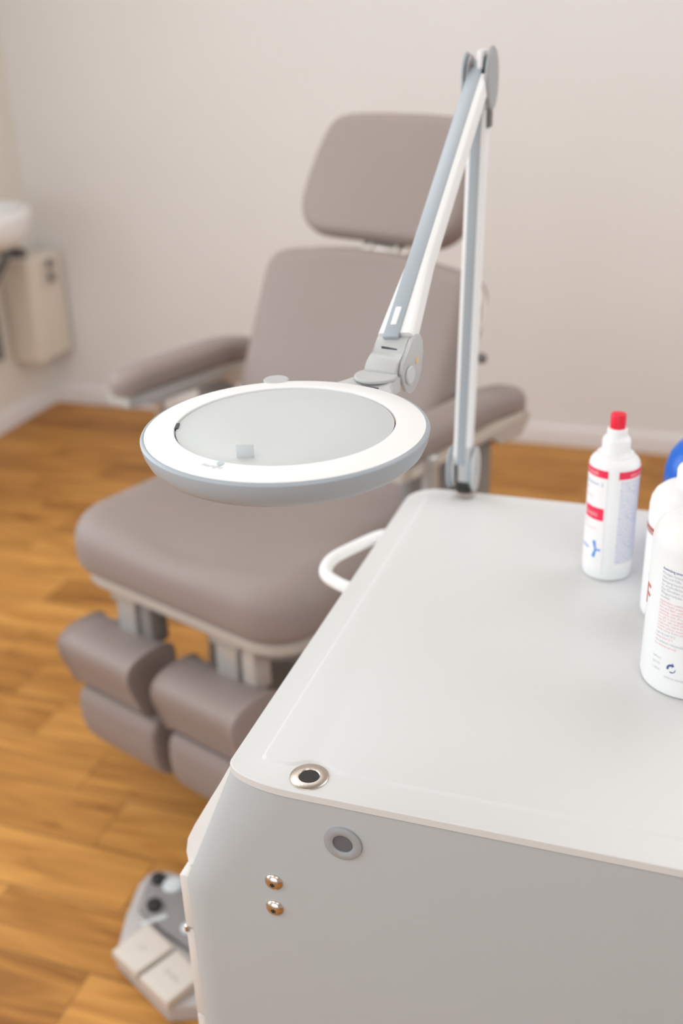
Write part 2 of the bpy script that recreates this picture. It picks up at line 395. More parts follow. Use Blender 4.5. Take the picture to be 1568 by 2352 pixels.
# grey cable grommet on the front panel
fy = CY0-.0035
G = frame_to((-.235, fy, .783), (0, -1, 0))
b = BM(); lathe(b, [(.0085, -.008), (.0088, .0016), (.0108, .0026), (.0140, .0026), (.0162, .0018), (.0168, .0002), (.0166, -.001)], n=56, mtx=G)
s = obj('cable_grommet', b, 'ggrey', cart, label='round grey plastic grommet')
b = BM(); lathe(b, [(0, .0002), (.0088, .0002), (.0088, .0004), (0, .0004)], n=40, mtx=G); obj('recess_shade', b, 'recess_shade', s)  # flat dark disc: the shade inside the cable hole is put into its colour
for x, z in ((-.3, .7225), (-.301, .6925)):
    G = frame_to((x, fy, z), (0, -1, 0)); b = BM()
    lathe(b, [(.0085, -.001), (.0085, .0004), (.0078, .0016), (.006, .003), (.0035, .0041), (.0022, .0043), (.002, .003), (0, .0028)], n=40, mtx=G)
    s = obj('screw', b, 'brass', cart, label='domed nickel cross-head screw')
    b = BM()
    for q in (0, PI/2):
        m = G @ Matrix.Rotation(q+.5, 4, 'Z') @ Matrix.Translation((0, 0, .0034)); box(b, (-.0032, -.0005, -.001), (.0032, .0005, .0008), mtx=m)
    obj('cross_slot', b, 'slot', s)
for x in (-.33, .24):
    for y in (.70, 1.18):
        b = BM(); cyl(b, (x, y, .05), (x, y, .095), .014)
        c = obj('caster', b, 'darkm', cart); b = BM(); cyl(b, (x-.012, y, .03), (x+.012, y, .03), .0299, 28, .004); obj('wheel', b, 'black', c)

# white corrugated hose looping out at the trolley's left side
pts = [(-.335, 1.162, .80), (-.352, 1.155, .80), (-.364, 1.143, .80), (-.380, 1.114, .80), (-.3945, 1.083, .80), (-.3975, 1.060, .80), (-.3925, 1.040, .798), (-.376, 1.028, .796), (-.356, 1.023, .793), (-.34, 1.022, .792)]
path = catmull(pts, 26)
b = BM(); tube(b, path, lambda i: .0074+.0004*math.cos(i*2*PI/4), 20)
obj('hose', b, 'wplast', cart, angle=80, label='white corrugated hose looping out of the left side')

# ================================================================ magnifier lamp
lamp = thing('magnifier_lamp', 'grey and white ring magnifier lamp on a jointed arm, mounted on the trolley rear', 'lamp', (-.27, 1.232, ZT))
C = Vector((-.3095, .743, 1.1005))
# lower arm ------------------------------------------------------
def arm(p0, p1, wx, dy, name, flare=0, facedir=(0, -1, 0), strip=.014, so=0.0, e0=.0, e1=.0):
    p0 = Vector(p0); p1 = Vector(p1); ax = (p1-p0).normalized(); L = (p1-p0).length
    n = Vector(facedir); n = (n-ax*n.dot(ax)).normalized(); sd = ax.cross(n).normalized()
    if sd.x < 0: sd = -sd
    def P(s, d, t): return p0+ax*t+sd*s+n*d
    b = BM(); rs = []
    T_ = [e0, L*.3, L*.6, L-.10, L-.045, L-e1] if flare else [e0, L*.5, L-e1]
    for t in T_:
        f = 0
        if flare: f = max(0, (t-(L-.10))/.1)
        hw = wx/2+flare*f; hd = dy/2-.0006*f
        o = rrect(hw, hd, .004, k=4)
        rs.append([P(x, y, t) for x, y in o])
    rings(b, rs); body = obj(name, b, 'wplast', lamp, angle=50, label='white arm profile with a blue grey cover strip')
    b = BM(); hs = strip/2
    box(b, (so-hs, dy/2-.003, max(0, e0-.012)), (so+hs, dy/2+.0012, L-e1+.006), .0008, 2, Matrix((sd, n, ax)).transposed().to_4x4())
    bmesh.ops.translate(b, verts=b.verts, vec=p0); obj('cover_strip', b, 'grey', body)
    return P, ax, n, sd, L
LB = Vector((-.2735, 1.237, .875)); LTp = Vector((-.262, 1.243, 1.318))
arm(LB, LTp, .0215, .025, 'lower_arm', strip=.0112, so=-.0004)
# bottom knuckle
def discs(parent, c, axis, r, spans, names, mats, sy=1.0):
    ax = Vector(axis).normalized(); c = Vector(c)
    for (a, bb), nm, mt, rr in zip(spans, names, mats, r):
        m = frame_to(c+ax*a, ax, (0, 0, 1)); b = BM(); q = .0015; L = bb-a
        lathe(b, [(0, 0), (rr-q, 0), (rr, q), (rr, L-q), (rr-q, L), (0, L)], n=40, mtx=m @ Matrix.Diagonal((sy, 1, 1, 1)))
        obj(nm, b, mt, parent)
kj = Vector((-.2725, 1.237, .866))
b = BM(); discs(lamp, kj, (1, 0, 0), (.021, .019, .019, .022), ((-.0185, -.0145), (-.014, -.009), (.009, .0125), (.013, .0175)),
                ('knuckle_cover', 'knuckle_plate', 'knuckle_plate', 'knuckle_cover'), ('grey', 'lgrey', 'grey', 'lgrey'), 1.35); b.free()
b = BM(); box(b, (-.2785, 1.224, .845), (-.2615, 1.25, .90), .003); obj('knuckle_core', b, 'lgrey', lamp)
b = BM(); box(b, (-.278, 1.2225, .840), (-.262, 1.2265, .852), .0006); obj('knuckle_gap_shade', b, 'black', lamp)  # black block in place of the shade between the knuckle's parts
b = BM(); lathe(b, [(0, 0), (.012, 0), (.013, .001), (.013, .006), (.008, .007), (.008, .017), (0, .017)], (-.270, 1.237, ZT)); obj('mounting_pin', b, 'steel', lamp)
b = BM(); box(b, (-.2632, 1.232, .930), (-.2618, 1.240, .946), .0005); obj('tag_sticker', b, 'redl', lamp, label='small red sticker')
# top knuckle
kt = Vector((-.262, 1.243, 1.328)); axT = Vector((1, .0, 0))
discs(lamp, kt, axT, (.0245, .022, .022, .029), ((-.0175, -.014), (-.0135, -.0095), (.006, .0095), (.0100, .0145)),
      ('knuckle_cover', 'knuckle_plate', 'knuckle_plate', 'knuckle_cover'), ('grey', 'ggrey', 'slot', 'ggrey'), 1.15)
b = BM(); box(b, (-.268, 1.230, 1.300), (-.252, 1.256, 1.348), .004); obj('knuckle_core', b, 'grey', lamp)
b = BM(); box(b, (-.2635, 1.226, 1.336), (-.2565, 1.252, 1.358), .003); obj('knuckle_stop', b, 'wplast', lamp)
b = BM(); box(b, (-.2525, 1.232, 1.278), (-.249, 1.250, 1.306), .001); obj('knuckle_bracket', b, 'darkm', lamp)
# upper arm
U0 = Vector((-.261, 1.236, 1.332)); U1 = Vector((-.2665, .917, 1.124))
P, ax, n_, sd, L = arm(U0, U1, .0225, .020, 'upper_arm', flare=.0062, facedir=(-.10, 0, 1), strip=.0152, so=-.0024, e0=.012, e1=.002)
b = BM(); box(b, (-.003, -.0005, -.012), (.003, .0012, .010), .0011, 3, Matrix((sd, n_, ax)).transposed().to_4x4()); bmesh.ops.translate(b, verts=b.verts, vec=P(-.0025, .0110, L-.02)); obj('end_slot', b, 'wplast', lamp)
# head joint block: S-shaped profile extruded across
J = Vector((-.2675, .902, 1.106)); jx = Vector((.985, -.17, 0)).normalized(); jy = Vector((.17, .985, 0)).normalized()
def JP(a, z, d): return J+jy*a+Vector((0, 0, z))+jx*d
prof = [(.030, -.004), (.034, .006), (.033, .016), (.027, .0225), (.018, .0245), (.009, .0225), (.003, .017), (-.001, .0115), (-.007, .009), (-.014, .006), (-.019, .000), (-.020, -.008), (-.014, -.010), (.010, -.010), (.024, -.008)]
b = BM(); prism(b, prof, -.0185, .0125, JP, .001, 2); hd = obj('head_joint', b, 'lgrey', lamp, angle=30)
side = [(.030, -.012), (.034, .004), (.033, .016), (.027, .0235), (.018, .0250), (.010, .0228), (.004, .0165), (-.002, .0105), (-.009, .006), (-.0125, -.002), (-.010, -.012), (-.004, -.022), (.004, -.0275), (.014, -.027), (.024, -.021)]
b = BM(); prism(b, side, .0126, .0168, JP, .0012, 2); obj('cheek_plate', b, 'lgrey', hd)
b = BM(); cyl(b, JP(.002, -.008, .0165), JP(.002, -.008, .0195), .0085, 32, .001); obj('pivot_bolt', b, 'cover', hd)
b = BM(); cyl(b, JP(.019, .001, .0168), JP(.019, .001, .0173), .0032, 20); obj('bolt_cap', b, mat('amber_mark', (.72, .48, .25, 1), .5), hd)
b = BM(); box(b, (-.0075, -.0008, -.0012), (.0085, .0008, .0012), .0004, 1, frame_to(JP(.0015, .0146, -.003), Vector((0, -.6, .8)), jx)); obj('joint_slot', b, 'slot', hd)
# swivel plate and bracket to the ring
S = Vector((-.275, .877, 1.104))
b = BM(); lathe(b, [(0, -.016), (.015, -.016), (.0165, -.0035), (.0190, -.003), (.0195, -.0025), (.0195, -.0008), (.0188, 0), (0, .0003)], S, 48); obj('swivel_disc', b, 'lgrey', lamp)
dv = (S-C); dv.z = 0; dv.normalize(); pv = Vector((dv.y, -dv.x, 0))
b = BM(); rs = []
for t, hw, z0, z1 in ((.100, .044, -.018, -.006), (.112, .036, -.016, -.003), (.124, .026, -.014, -.0005), (.136, .0195, -.014, .0015), (.154, .0165, -.014, .0015)):
    rs.append([C+dv*t+pv*x+Vector((0, 0, z)) for x, z in ((-hw, z0), (hw, z0), (hw, z1-.003), (hw-.003, z1), (-hw+.003, z1), (-hw, z1-.003))])
rings(b, rs); bk = obj('ring_bracket', b, 'lgrey', lamp, angle=50)
b = BM(); box(b, (-.009, -.0006, -.0006), (.009, .0006, .0006), 0, 1, frame_to(C+dv*.118+pv*.006+Vector((0, 0, -.0013)), (0, 0, 1), pv)); obj('seam', b, 'slot', bk)
# round head, slightly tipped towards the viewer
TILT = Matrix.Rotation(R(.2), 4, Vector((math.cos(YAW), math.sin(YAW), 0))); HM = Matrix.Translation(C) @ TILT
b = BM(); lathe(b, [(.0885, -.004), (.0885, -.020), (.094, -.0245), (.100, -.0240), (.106, -.0215), (.111, -.0165), (.1142, -.0095), (.1156, -.0035), (.1157, -.0015), (.1150, -.0004), (.1135, .0004), (.1125, .0)], n=128, mtx=HM)
obj('ring_housing', b, 'grey', lamp, label='blue grey ring housing')
b = BM(); lathe(b, [(.0885, -.003), (.0886, .0028), (.0892, .0033), (.1118, .0009), (.1124, .0004), (.1125, -.003)], n=128, mtx=HM)
ring = obj('ring_face', b, 'ringw', lamp, label='white annular light face')
b = BM(); lathe(b, [(0, -.0010), (.0868, -.0010), (.0872, .0013), (.0866, .0017), (.04, .0023), (0, .0025)], n=128, mtx=HM); cov = obj('lens_cover', b, 'cover', lamp, label='pale grey round lens cover')
rx = Vector((math.cos(YAW), math.sin(YAW), 0)); ry = Vector((-math.sin(YAW), math.cos(YAW), 0))
def HP(a, c, z): return HM @ Vector((rx*a+ry*c+Vector((0, 0, z))))
def HF(a, c, ang=0):
    m = HM.copy(); m.translation = HP(a, c, 0); return m @ Matrix.Rotation(YAW+ang, 4, 'Z')
b = BM(); box(b, (-.0066, -.0012, .001), (.0066, .0012, .0130), .0009, 2, HF(-.0275, -.0675, -.10)); obj('cover_tab', b, 'cover', cov)
b = BM(); box(b, (-.0015, -.006, .000), (.0015, .006, .0027), .0004, 1, HF(-.0872, .004)); obj('hinge_gap_shade', b, 'slot', cov)  # dark block whose colour gives the shade in the cover's hinge gap
b = BM(); m = HF(-.0450, -.0805)
lathe(b, [(0, .0025), (.0029, .0025), (.0029, .0038), (0, .0038)], n=24, mtx=m @ Matrix.Diagonal((1, 1.15, 1, 1))); obj('touch_button', b, mat('aqua_mark', (.50, .60, .62, 1), .5), ring)
V_, F_ = textmesh('daylight', .0062, .0195); b = BM()
def on_ring(v):
    th = R(-127)+v.x/.0985; q = .0995-v.y
    return HP(q*math.cos(th), q*math.sin(th), .0038-(q-.0892)*.106)
add_mesh(b, V_, F_, on_ring); obj('lettering', b, mat('faint_grey_mark', (.45, .46, .48, 1), .5), ring, smooth=False)
b = BM(); m = HF(-.012, .1165); lathe(b, [(0, -.012), (.0105, -.012), (.0115, -.002), (.0115, .0012), (.0105, .002), (0, .0022)], n=36, mtx=m); obj('rim_knob', b, 'lgrey', lamp)

# ================================================================ treatment chair
CYAW = R(-20); rv = Vector((math.cos(R(20)), -math.sin(R(20)), 0)); bv = Vector((math.sin(R(20)), math.cos(R(20)), 0))
c0 = rv*-1.23 + bv*1.3
chair = thing('podiatry_chair', 'taupe padded podiatry chair with headrest, armrests and split leg pads', 'chair', (c0.x, c0.y, 0), CYAW)
def part(name, b, m, parent=None, **k): return obj(name, b, m, parent or chair, local=True, **k)
# seat
so = rrect(.278, .24, .1, 0, -.058, k=10, radii=(.095, .06, .06, .095))
def seat_top(x, y):
    f = max(0, min(1, (-.12-y)/.18)); side = max(0, (abs(x)-.12)/.14)
    h = -.012*math.exp(-((x)/.16)**2-((y+.02)/.16)**2)
    h += -.026*f*f*math.exp(-(x/.085)**2) - .004*f + .008*min(1, side)
    return h
b = BM(); cushion(b, so, .107, .052, lambda x, y, h: (x, y, .497+h), crown=.0, top=seat_top, bottom_rad=.03, n=128); part('seat', b, 'vinyl')
b = BM(); cushion(b, inset(resample(so, 96), .018), .022, .006, lambda x, y, h: (x, y, .476+h), crown=0); st = part('seat_tray', b, 'tray', label='beige rim under the seat cushion')
b = BM(); cushion(b, inset(resample(so, 96), .045), .03, .006, lambda x, y, h: (x, y, .450+h), crown=0); part('seat_frame', b, 'frame')
# backrest
RC = R(25); Bo = Vector((0, .105, .585)); bu = Vector((0, math.sin(RC), math.cos(RC))); bn = Vector((0, -math.cos(RC), math.sin(RC)))
def BP(x, h, d): p = Bo+Vector((x, 0, 0))+bu*h+bn*(d-.075); return (p.x, p.y, p.z)
half = [(0, -.02), (.16, -.02), (.21, -.012), (.236, .01), (.246, .06), (.251, .15), (.252, .25), (.253, .33), (.253, .385), (.245, .418), (.220, .437), (.16, .447), (.08, .456), (0, .459)]
bo = half[:-1]+[(-x, y) for x, y in half[::-1]][:-1]
sm = [tuple(p)[:2] for p in catmull([(x*(1 if x < 0 else .965), y, 0) for x, y in bo]+[(bo[0][0], bo[0][1], 0)], 5)[:-1]]
def bt(x, y): return -.010*math.exp(-(x/.14)**2)+.008*math.exp(-((y-.12)/.09)**2)
b = BM(); cushion(b, sm, .082, .034, BP, crown=.004, top=bt, bottom_rad=.028, n=128); bk = part('backrest', b, 'vinyl')
b = BM(); cushion(b, inset(resample(sm, 96), .02), .02, .006, lambda x, h, d: BP(x, h, d-.018), crown=0); part('backrest_shell', b, 'tray')
# headrest
ho = [(.0, .474), (.13, .474), (.168, .480), (.199, .502), (.213, .535), (.211, .58), (.202, .63), (.189, .672), (.170, .698), (.135, .709), (.06, .713), (0, .713)]
hh = ho[:-1]+[(-x, y) for x, y in ho[::-1]][:-1]
hs = [tuple(p)[:2] for p in catmull([(x*(.92 if x < 0 else .86)-.004, y, 0) for x, y in hh]+[(hh[0][0]-.004, hh[0][1], 0)], 5)[:-1]]
b = BM(); cushion(b, hs, .062, .020, lambda x, h, d: BP(x, h, d+.013), crown=.003, bottom_rad=.026, n=112); hr = part('headrest', b, 'vinyl')
b = BM()
for x in (-.03, .03): cyl(b, BP(x, .40, .03), BP(x, .49, .03), .006)
box(b, (-.05, -.012, -.02), (.05, .012, .01), .003, 2, frame_to(BP(0, .468, .02), bu, (1, 0, 0))); part('headrest_post', b, 'steel', hr)
# lever and knob at the backrest's side
b = BM(); tube(b, catmull([(.245, .27, .965), (.262, .268, .958), (.272, .265, .93), (.270, .262, .90), (.258, .262, .885), (.244, .262, .88)], 8), .0035, 10); part('adjusting_lever', b, 'heater')
b = BM(); cyl(b, (.24, .262, .838), (.268, .262, .838), .004); cyl(b, (.262, .262, .838), (.278, .262, .838), .009, 24, .002); part('knob', b, 'darkm')
# armrests
def armrest(sx, xc, y0, y1, z):
    w = .036
    o = rrect((y1-y0)/2, w, .034, (y0+y1)/2, 0, k=8)
    def F(a, c, h):
        dz = -.022*max(0, (a-(y1-.16))/.16)**2 - .006*max(0, (y0+.08-a)/.08)**2
        return (xc+c, a, z-.045+h+dz)
    b = BM(); cushion(b, o, .045, .022, F, crown=.002, bottom_rad=.008, n=96); a = part('armrest', b, 'vinyl')
    b = BM(); rs = []
    for y, z0, z1 in ((y0+.004, -.068, -.048), (y0+.05, -.072, -.046), (y0+.07, -.070 if sx > 0 else -.078, -.046), (y1-.13, -.078, -.046), (y1-.10, -.100, -.050), (y1-.03, -.106, -.058), (y1-.004, -.085, -.066)):
        rs.append([(xc-.031, y, z+z0), (xc+.031, y, z+z0), (xc+.033, y, z+z1), (xc-.033, y, z+z1)])
    rings(b, rs); part('rail', b, 'silver' if sx < 0 else 'tray', a, angle=30)
    b = BM()
    for q in (-.058, -.066):
        for s_ in (-1, 1): box(b, (xc+s_*.0325-.001, y0+.03, z+q), (xc+s_*.0325+.001, y1-.03, z+q+.0025))
    part('rail_groove', b, 'lgrey' if sx < 0 else 'heater', a)
    b = BM(); box(b, (xc-.012*sx-.022, y1-.17, .47), (xc-.012*sx+.018, y1-.09, z-.06), .006); part('bracket', b, 'frame', a)
    return a
armrest(-1, -.350, -.060, .33, .790)
armrest(1, .284, -.045, .365, .784)
b = BM(); cyl(b, (.316, .036, .50), (.316, .036, .738), .0135, 28, .002); cyl(b, (.316, .036, .715), (.316, .036, .742), .0150, 28, .004); part('support_tube', b, 'silver')
b = BM(); cyl(b, (-.345, .043, .50), (-.345, .043, .73), .0105, 24, .002); part('support_tube', b, 'steel')
for s_ in (-1, 1):
    b = BM(); box(b, (s_*.305-.045, -.02, .482), (s_*.305+.045, .20, .51), .004); box(b, (s_*.25-.03, .0, .462), (s_*.25+.03, .05, .488), .003); part('side_bracket', b, 'frame')
b = BM(); box(b, (.235, .06, .50), (.262, .24, .70), .01); part('side_plate', b, 'frame')
# leg pads: wedge cushions
def wedge(xc, w, prof, name, parent=None):
    b = BM(); n = len(prof); xs = (-w/2, -w/2+.004, -w/2+.014, -w/4, w/4, w/2-.014, w/2-.004, w/2)
    cyp = sum(p[0] for p in prof)/n; czp = sum(p[1] for p in prof)/n
    rs = []
    for k, x in enumerate(xs):
        d = {0: .009, 1: .003, 2: 0, 5: 0, 6: .003, 7: .009}.get(k, -.0)
        q = inset(prof, d) if d else prof
        rs.append([(xc+x, y, z) for y, z in q])
    rings(b, rs); return part(name, b, 'vinyl', parent, sub=2, angle=180)
def smooth_prof(p, k=4): return [tuple(q)[:2] for q in catmull([(a, c, 0) for a, c in p]+[(p[0][0], p[0][1], 0)], k)[:-1]]
upP = smooth_prof([(-.322, .279), (-.337, .322), (-.350, .362), (-.344, .386), (-.318, .397), (-.275, .398), (-.252, .392), (-.243, .375), (-.243, .30), (-.25, .280), (-.29, .276)], 3)
loP = smooth_prof([(-.332, .264), (-.337, .250), (-.337, .205), (-.325, .168), (-.305, .146), (-.28, .138), (-.258, .144), (-.252, .17), (-.252, .262), (-.262, .275), (-.320, .275)], 3)
for i, (xc, xl) in enumerate(((-.140, -.122), (.110, .122))):
    u_ = wedge(xc, .194, upP, 'calf_pad')
    l_ = wedge(xl, .210, loP, 'heel_pad')
    b = BM(); box(b, (xc+.005-.024, -.268, .37), (xc+.005+.024, -.246, .478), .003); box(b, (xc+.005-.032, -.272, .455), (xc+.005+.032, -.235, .478), .003); ar = part('pad_arm', b, 'silver', label='light grey metal arm of the leg pad')
    b = BM(); box(b, (xc+.034, -.262, .38), (xc+.064, -.222, .474), .004); part('pad_rail', b, 'frame' if i == 0 else 'tray', ar)
    b = BM(); box(b, (xc-.06, -.262, .19), (xc+.06, -.240, .39), .004); part('pad_back', b, 'frame', ar)
# column and base
b = BM(); rings(b, [[(x, y, z) for x, y in rrect(h, h*.9, .03, 0, 0)] for z, h in ((.05, .17), (.10, .16), (.14, .13), (.30, .12), (.452, .125))]); part('column', b, 'frame')
b = BM(); cushion(b, rrect(.20, .20, .06, 0, .14), .05, .02, lambda x, y, h: (x, y, h), crown=.01); part('base', b, 'pedalg')

# ================================================================ bottles
def angf(c):
    a0 = math.atan2(-c[1], -c[0])            # towards the camera on plan
    return lambda d: a0 + R(d)
def wraptext(bm, c, rad, s, size, ang, z, width=None, off=.00055):
    V_, F_ = textmesh(s, size, width); f = angf(c)
    def fn(v):
        a = f(ang+math.degrees(v.x/rad)); rr = rad+off; return (c[0]+rr*math.cos(a), c[1]+rr*math.sin(a), z+v.y)
    add_mesh(bm, V_, F_, fn)
# 1 spray-type bottle with red cap
c1 = (-.0745, 1.075); r1 = .0262
bt1 = thing('disinfectant_bottle', 'slim white bottle with red cap and red and blue printed label on the trolley', 'bottle', (c1[0], c1[1], ZT))
b = BM(); lathe(b, [(0, 0), (r1-.003, 0), (r1-.0008, .0012), (r1, .004), (r1, .1295), (r1-.0005, .1325), (r1-.0022, .1355), (r1-.0045, .1375), (.0195, .1392), (.0192, .1412), (.0160, .1420), (.0152, .1430), (0, .1430)], (c1[0], c1[1], ZT), 72); obj('body', b, 'wplast', bt1)
b = BM(); lathe(b, [(.0158, .1415), (.0160, .1428), (.0148, .1436), (.0147, .1545), (.0142, .1570), (.0125, .1590), (.0108, .1600), (.0106, .1612), (.0105, .1675), (.0095, .1688), (0, .1690)], (c1[0], c1[1], ZT), 56); obj('collar', b, 'wplast', bt1)
b = BM(); lathe(b, [(.0079, .168), (.0080, .1825), (.0075, .1842), (.0055, .185), (0, .1852)], (c1[0], c1[1], ZT), 40); obj('cap', b, 'red', bt1)
f1 = angf(c1); z_ = ZT
b = BM(); patch(b, c1, r1, -88, -12, z_+.012, z_+.1295, f1); l1 = obj('front_label', b, 'paper', bt1)
b = BM(); patch(b, c1, r1, 12, 95, z_+.012, z_+.1295, f1); l2 = obj('side_label', b, 'paper', bt1)
b = BM(); patch(b, c1, r1, -88, -12, z_+.1205, z_+.1290, f1, .0005)
obj('red_band', b, 'redl', l1)
b = BM(); patch(b, c1, r1, -72, -16, z_+.0715, z_+.0855, f1, .0005)
obj('red_band', b, 'redl', l1)
b = BM(); patch(b, c1, r1, 12, 90, z_+.1205, z_+.1290, f1, .0005); obj('red_band', b, 'redl', l2)
b = BM(); wraptext(b, c1, r1, 'skin wash', .0075, -90, z_+.1225, .025, .0009); obj('lettering', b, 'pinkt', l1, smooth=False)
b = BM(); wraptext(b, c1, r1, 'antiseptic', .008, -77, z_+.0755, .0215, .0009); obj('lettering', b, 'pinkt', l1, smooth=False)
b = BM(); wraptext(b, c1, r1, 'skin wash', .006, 38, z_+.1226, .026, .0009); obj('lettering', b, 'pinkt', l2, smooth=False)
b = BM(); wraptext(b, c1, r1, 'Solution 2', .0055, -80, z_+.111, .027); obj('lettering', b, 'pblue', l1, smooth=False)
b = BM(); wraptext(b, c1, r1, 'skin', .0045, -78, z_+.104, .007); wraptext(b, c1, r1, 'antisept', .0045, -76, z_+.0955, .013); obj('lettering', b, 'pinkt', l1, smooth=False)
b = BM(); wraptext(b, c1, r1, 'ready to', .0045, -76, z_+.0655, .010); wraptext(b, c1, r1, 'use solution', .0045, -72, z_+.0595, .019); obj('lettering', b, 'pinkt', l1, smooth=False)
b = BM(); lines = ['Zusammensetzung 100 g', 'enthalten Wirkstoffe und', 'sonstige Bestandteile', 'gereinigtes Wasser mit', 'Anwendungsgebiete der', 'Haut vor Eingriffen und', 'Punktionen Injektionen', 'Dosierung unverdunnt', 'auftragen und trocknen', 'lassen Einwirkzeit auf', 'talgdrusenarmer Haut', 'Hinweise beachten vor']
z = z_+.1165; k = 0
while z > z_+.020: wraptext(b, c1, r1, lines[k % 12], 0.0027, 17, z, .032); z -= .0027; k += 1
obj('small_print', b, 'pblue', l2, smooth=False)
# blue trident mark and bar
b = BM(); zc = z_+.0365
def strip(bm, c, rad, p0, p1, w0, w1, off=.0006):
    f = angf(c); n = 6; (a0, h0), (a1, h1) = p0, p1
    dx = R(a1-a0)*rad; dz = h1-h0; L = math.hypot(dx, dz); nx, nz = -dz/L, dx/L
    vs = []
    for i in range(n+1):
        t = i/n; wd = (w0+(w1-w0)*t)/2; x = R(a0)*rad+dx*t; h = h0+dz*t
        row = []
        for s_ in (-1, 1):
            a = f(math.degrees((x+nx*wd*s_)/rad)); row.append(bm.verts.new((c[0]+(rad+off)*math.cos(a), c[1]+(rad+off)*math.sin(a), h+nz*wd*s_)))
        vs.append(row)
    for p, q in zip(vs, vs[1:]): bm.faces.new((p[0], p[1], q[1], q[0]))
strip(b, c1, r1, (-35, zc+.0100), (-29.5, zc), .0038, .0018); strip(b, c1, r1, (-29.5, zc), (-17, zc+.0004), .0018, .0022); strip(b, c1, r1, (-29.5, zc), (-35, zc-.0095), .0018, .0038)
strip(b, c1, r1, (-74, zc+.0012), (-50, zc-.0003), .0022, .0018); obj('blue_mark', b, 'bluet', l1, smooth=False)

# 2 big pump bottle, nearest
c2 = (.0195, .886); r2_ = .0432; ZP = ZT
pb = thing('lotion_bottle', 'large white pump bottle with dark small print, nearest at the right edge', 'bottle', (c2[0], c2[1], ZT))
b = BM(); lathe(b, [(0, 0), (r2_-.005, 0), (r2_-.0015, .002), (r2_, .007), (r2_, .142), (r2_-.0006, .147), (r2_-.0025, .1525), (r2_-.006, .1575), (r2_-.011, .161), (r2_-.018, .1635), (.0200, .165), (.0195, .167), (0, .167)], (c2[0], c2[1], ZT), 96); obj('body', b, 'wplast', pb)
b = BM(); lathe(b, [(.0200, .165), (.0205, .1665), (.0205, .186), (.0190, .189), (.013, .190), (.0115, .192), (.0110, .199), (.006, .200), (.006, .210), (0, .210)], (c2[0], c2[1], ZT), 56); obj('pump_collar', b, 'ringw', pb)
b = BM(); lathe(b, [(0, .208), (.014, .208), (.0155, .210), (.0155, .220), (.014, .2225), (0, .2235)], (c2[0], c2[1], ZT), 40)
tube(b, catmull([(c2[0]+.01, c2[1], ZT+.216), (c2[0]+.03, c2[1]-.004, ZT+.217), (c2[0]+.045, c2[1]-.007, ZT+.211)], 6), .0048, 12); obj('pump_head', b, 'ringw', pb)
def small_print(lines, a, z, size, dz, m, name, parent, c=c2, rad=r2_):
    b = BM()
    for i, (s, wd) in enumerate(lines): wraptext(b, c, rad, s, size, a, z-dz*i, wd, .0004)
    obj(name, b, m, parent, smooth=False)
A0 = -44
small_print([('Anwendung unverdünnt auf', .030)], A0, ZT+.1250, .0040, .0045, 'navy', 'heading_print', pb)
small_print([('Flüssiges Antiseptikum für', .033), ('Haut und Füße, mit einer', .032), ('Reinigung besonders zu der', .033), ('für empfindliche Haut ist', .032), ('Das Einreiben und auch', .032), ('Pflegeprodukt, Pflege', .031), ('verwenden.', .0105)], A0, ZT+.1209, .0036, .0038, 'greyt', 'dark_print', pb)
small_print([('Application undiluted onto', .033)] + [(s, .033) for s in ('Dilute liquid antiseptic for', 'skin and feet, with a care', 'cleaning, suitable for the', 'sensitive skin. Product is', 'to rub in and apply daily', 'use for nail care after the', 'treatment. Leave to dry in', 'a clean place, avoid eyes', 'keep away from children')], A0, ZT+.0940, .0031, .0031, 'pinkt', 'red_print', pb)
small_print([('Lagerung unter 25°C', .020), ('', .01), ('Nur äußerlich + Körperpflege', .030)], A0-1, ZT+.0620, .0034, .0040, 'greyt', 'dark_print', pb)
small_print([('Storage below 25°C', .018), ('', .01), ('For external use only', .022)], A0-1, ZT+.0582, .0032, .0040, 'pinkt', 'red_print', pb)
small_print([('Gebrauch', .0095), ('(24 M)', .0085), ('L 2016', .009)], A0-2, ZT+.0370, .0030, .0060, 'greyt', 'dark_print', pb)
small_print([('MADE IN GERMANY', .020)], A0+17, ZT+.0200, .0026, .004, 'greyt', 'dark_print', pb)
# recycling arrows mark
b = BM()
def arcmark(a0, a1, rad_, w0, w1):
    f = angf(c2); n = 16; rows = []
    for i in range(n+1):
        t = i/n; th = R(a0+(a1-a0)*t); wd = w0+(w1-w0)*t; row = []
        for q in (rad_-wd/2, rad_+wd/2):
            x = q*math.cos(th); zz = q*math.sin(th); a = f(A0+25+math.degrees(x/r2_)); row.append(b.verts.new((c2[0]+(r2_+.0004)*math.cos(a), c2[1]+(r2_+.0004)*math.sin(a), ZT+.0310+zz)))
        rows.append(row)
    for p, q in zip(rows, rows[1:]): b.faces.new((p[0], p[1], q[1], q[0]))
arcmark(200, 85, .0036, .0018, .0022); arcmark(88, 55, .0036, .0050, .0004); arcmark(10, -110, .0036, .0004, .0011)
obj('recycling_mark', b, 'navy', pb, smooth=False)
b = BM(); wraptext(b, c2, r2_, 'F', .031, -82, ZT+.078, .012, .0005); wraptext(b, c2, r2_, "'", .02, -93, ZT+.088, .003, .0005); obj('lettering', b, mat('brick_print', (.70, .18, .14, 1), .5), pb, smooth=False)
b = BM(); strip(b, c2, r2_, (-90, ZT+.028), (-86, ZT+.070), .0008, .002); strip(b, c2, r2_, (-74, ZT+.035), (-86, ZT+.070), .0006, .002); obj('swoosh_print', b, mat('faint_pink_print', (.84, .70, .68, 1), .5), pb, smooth=False)

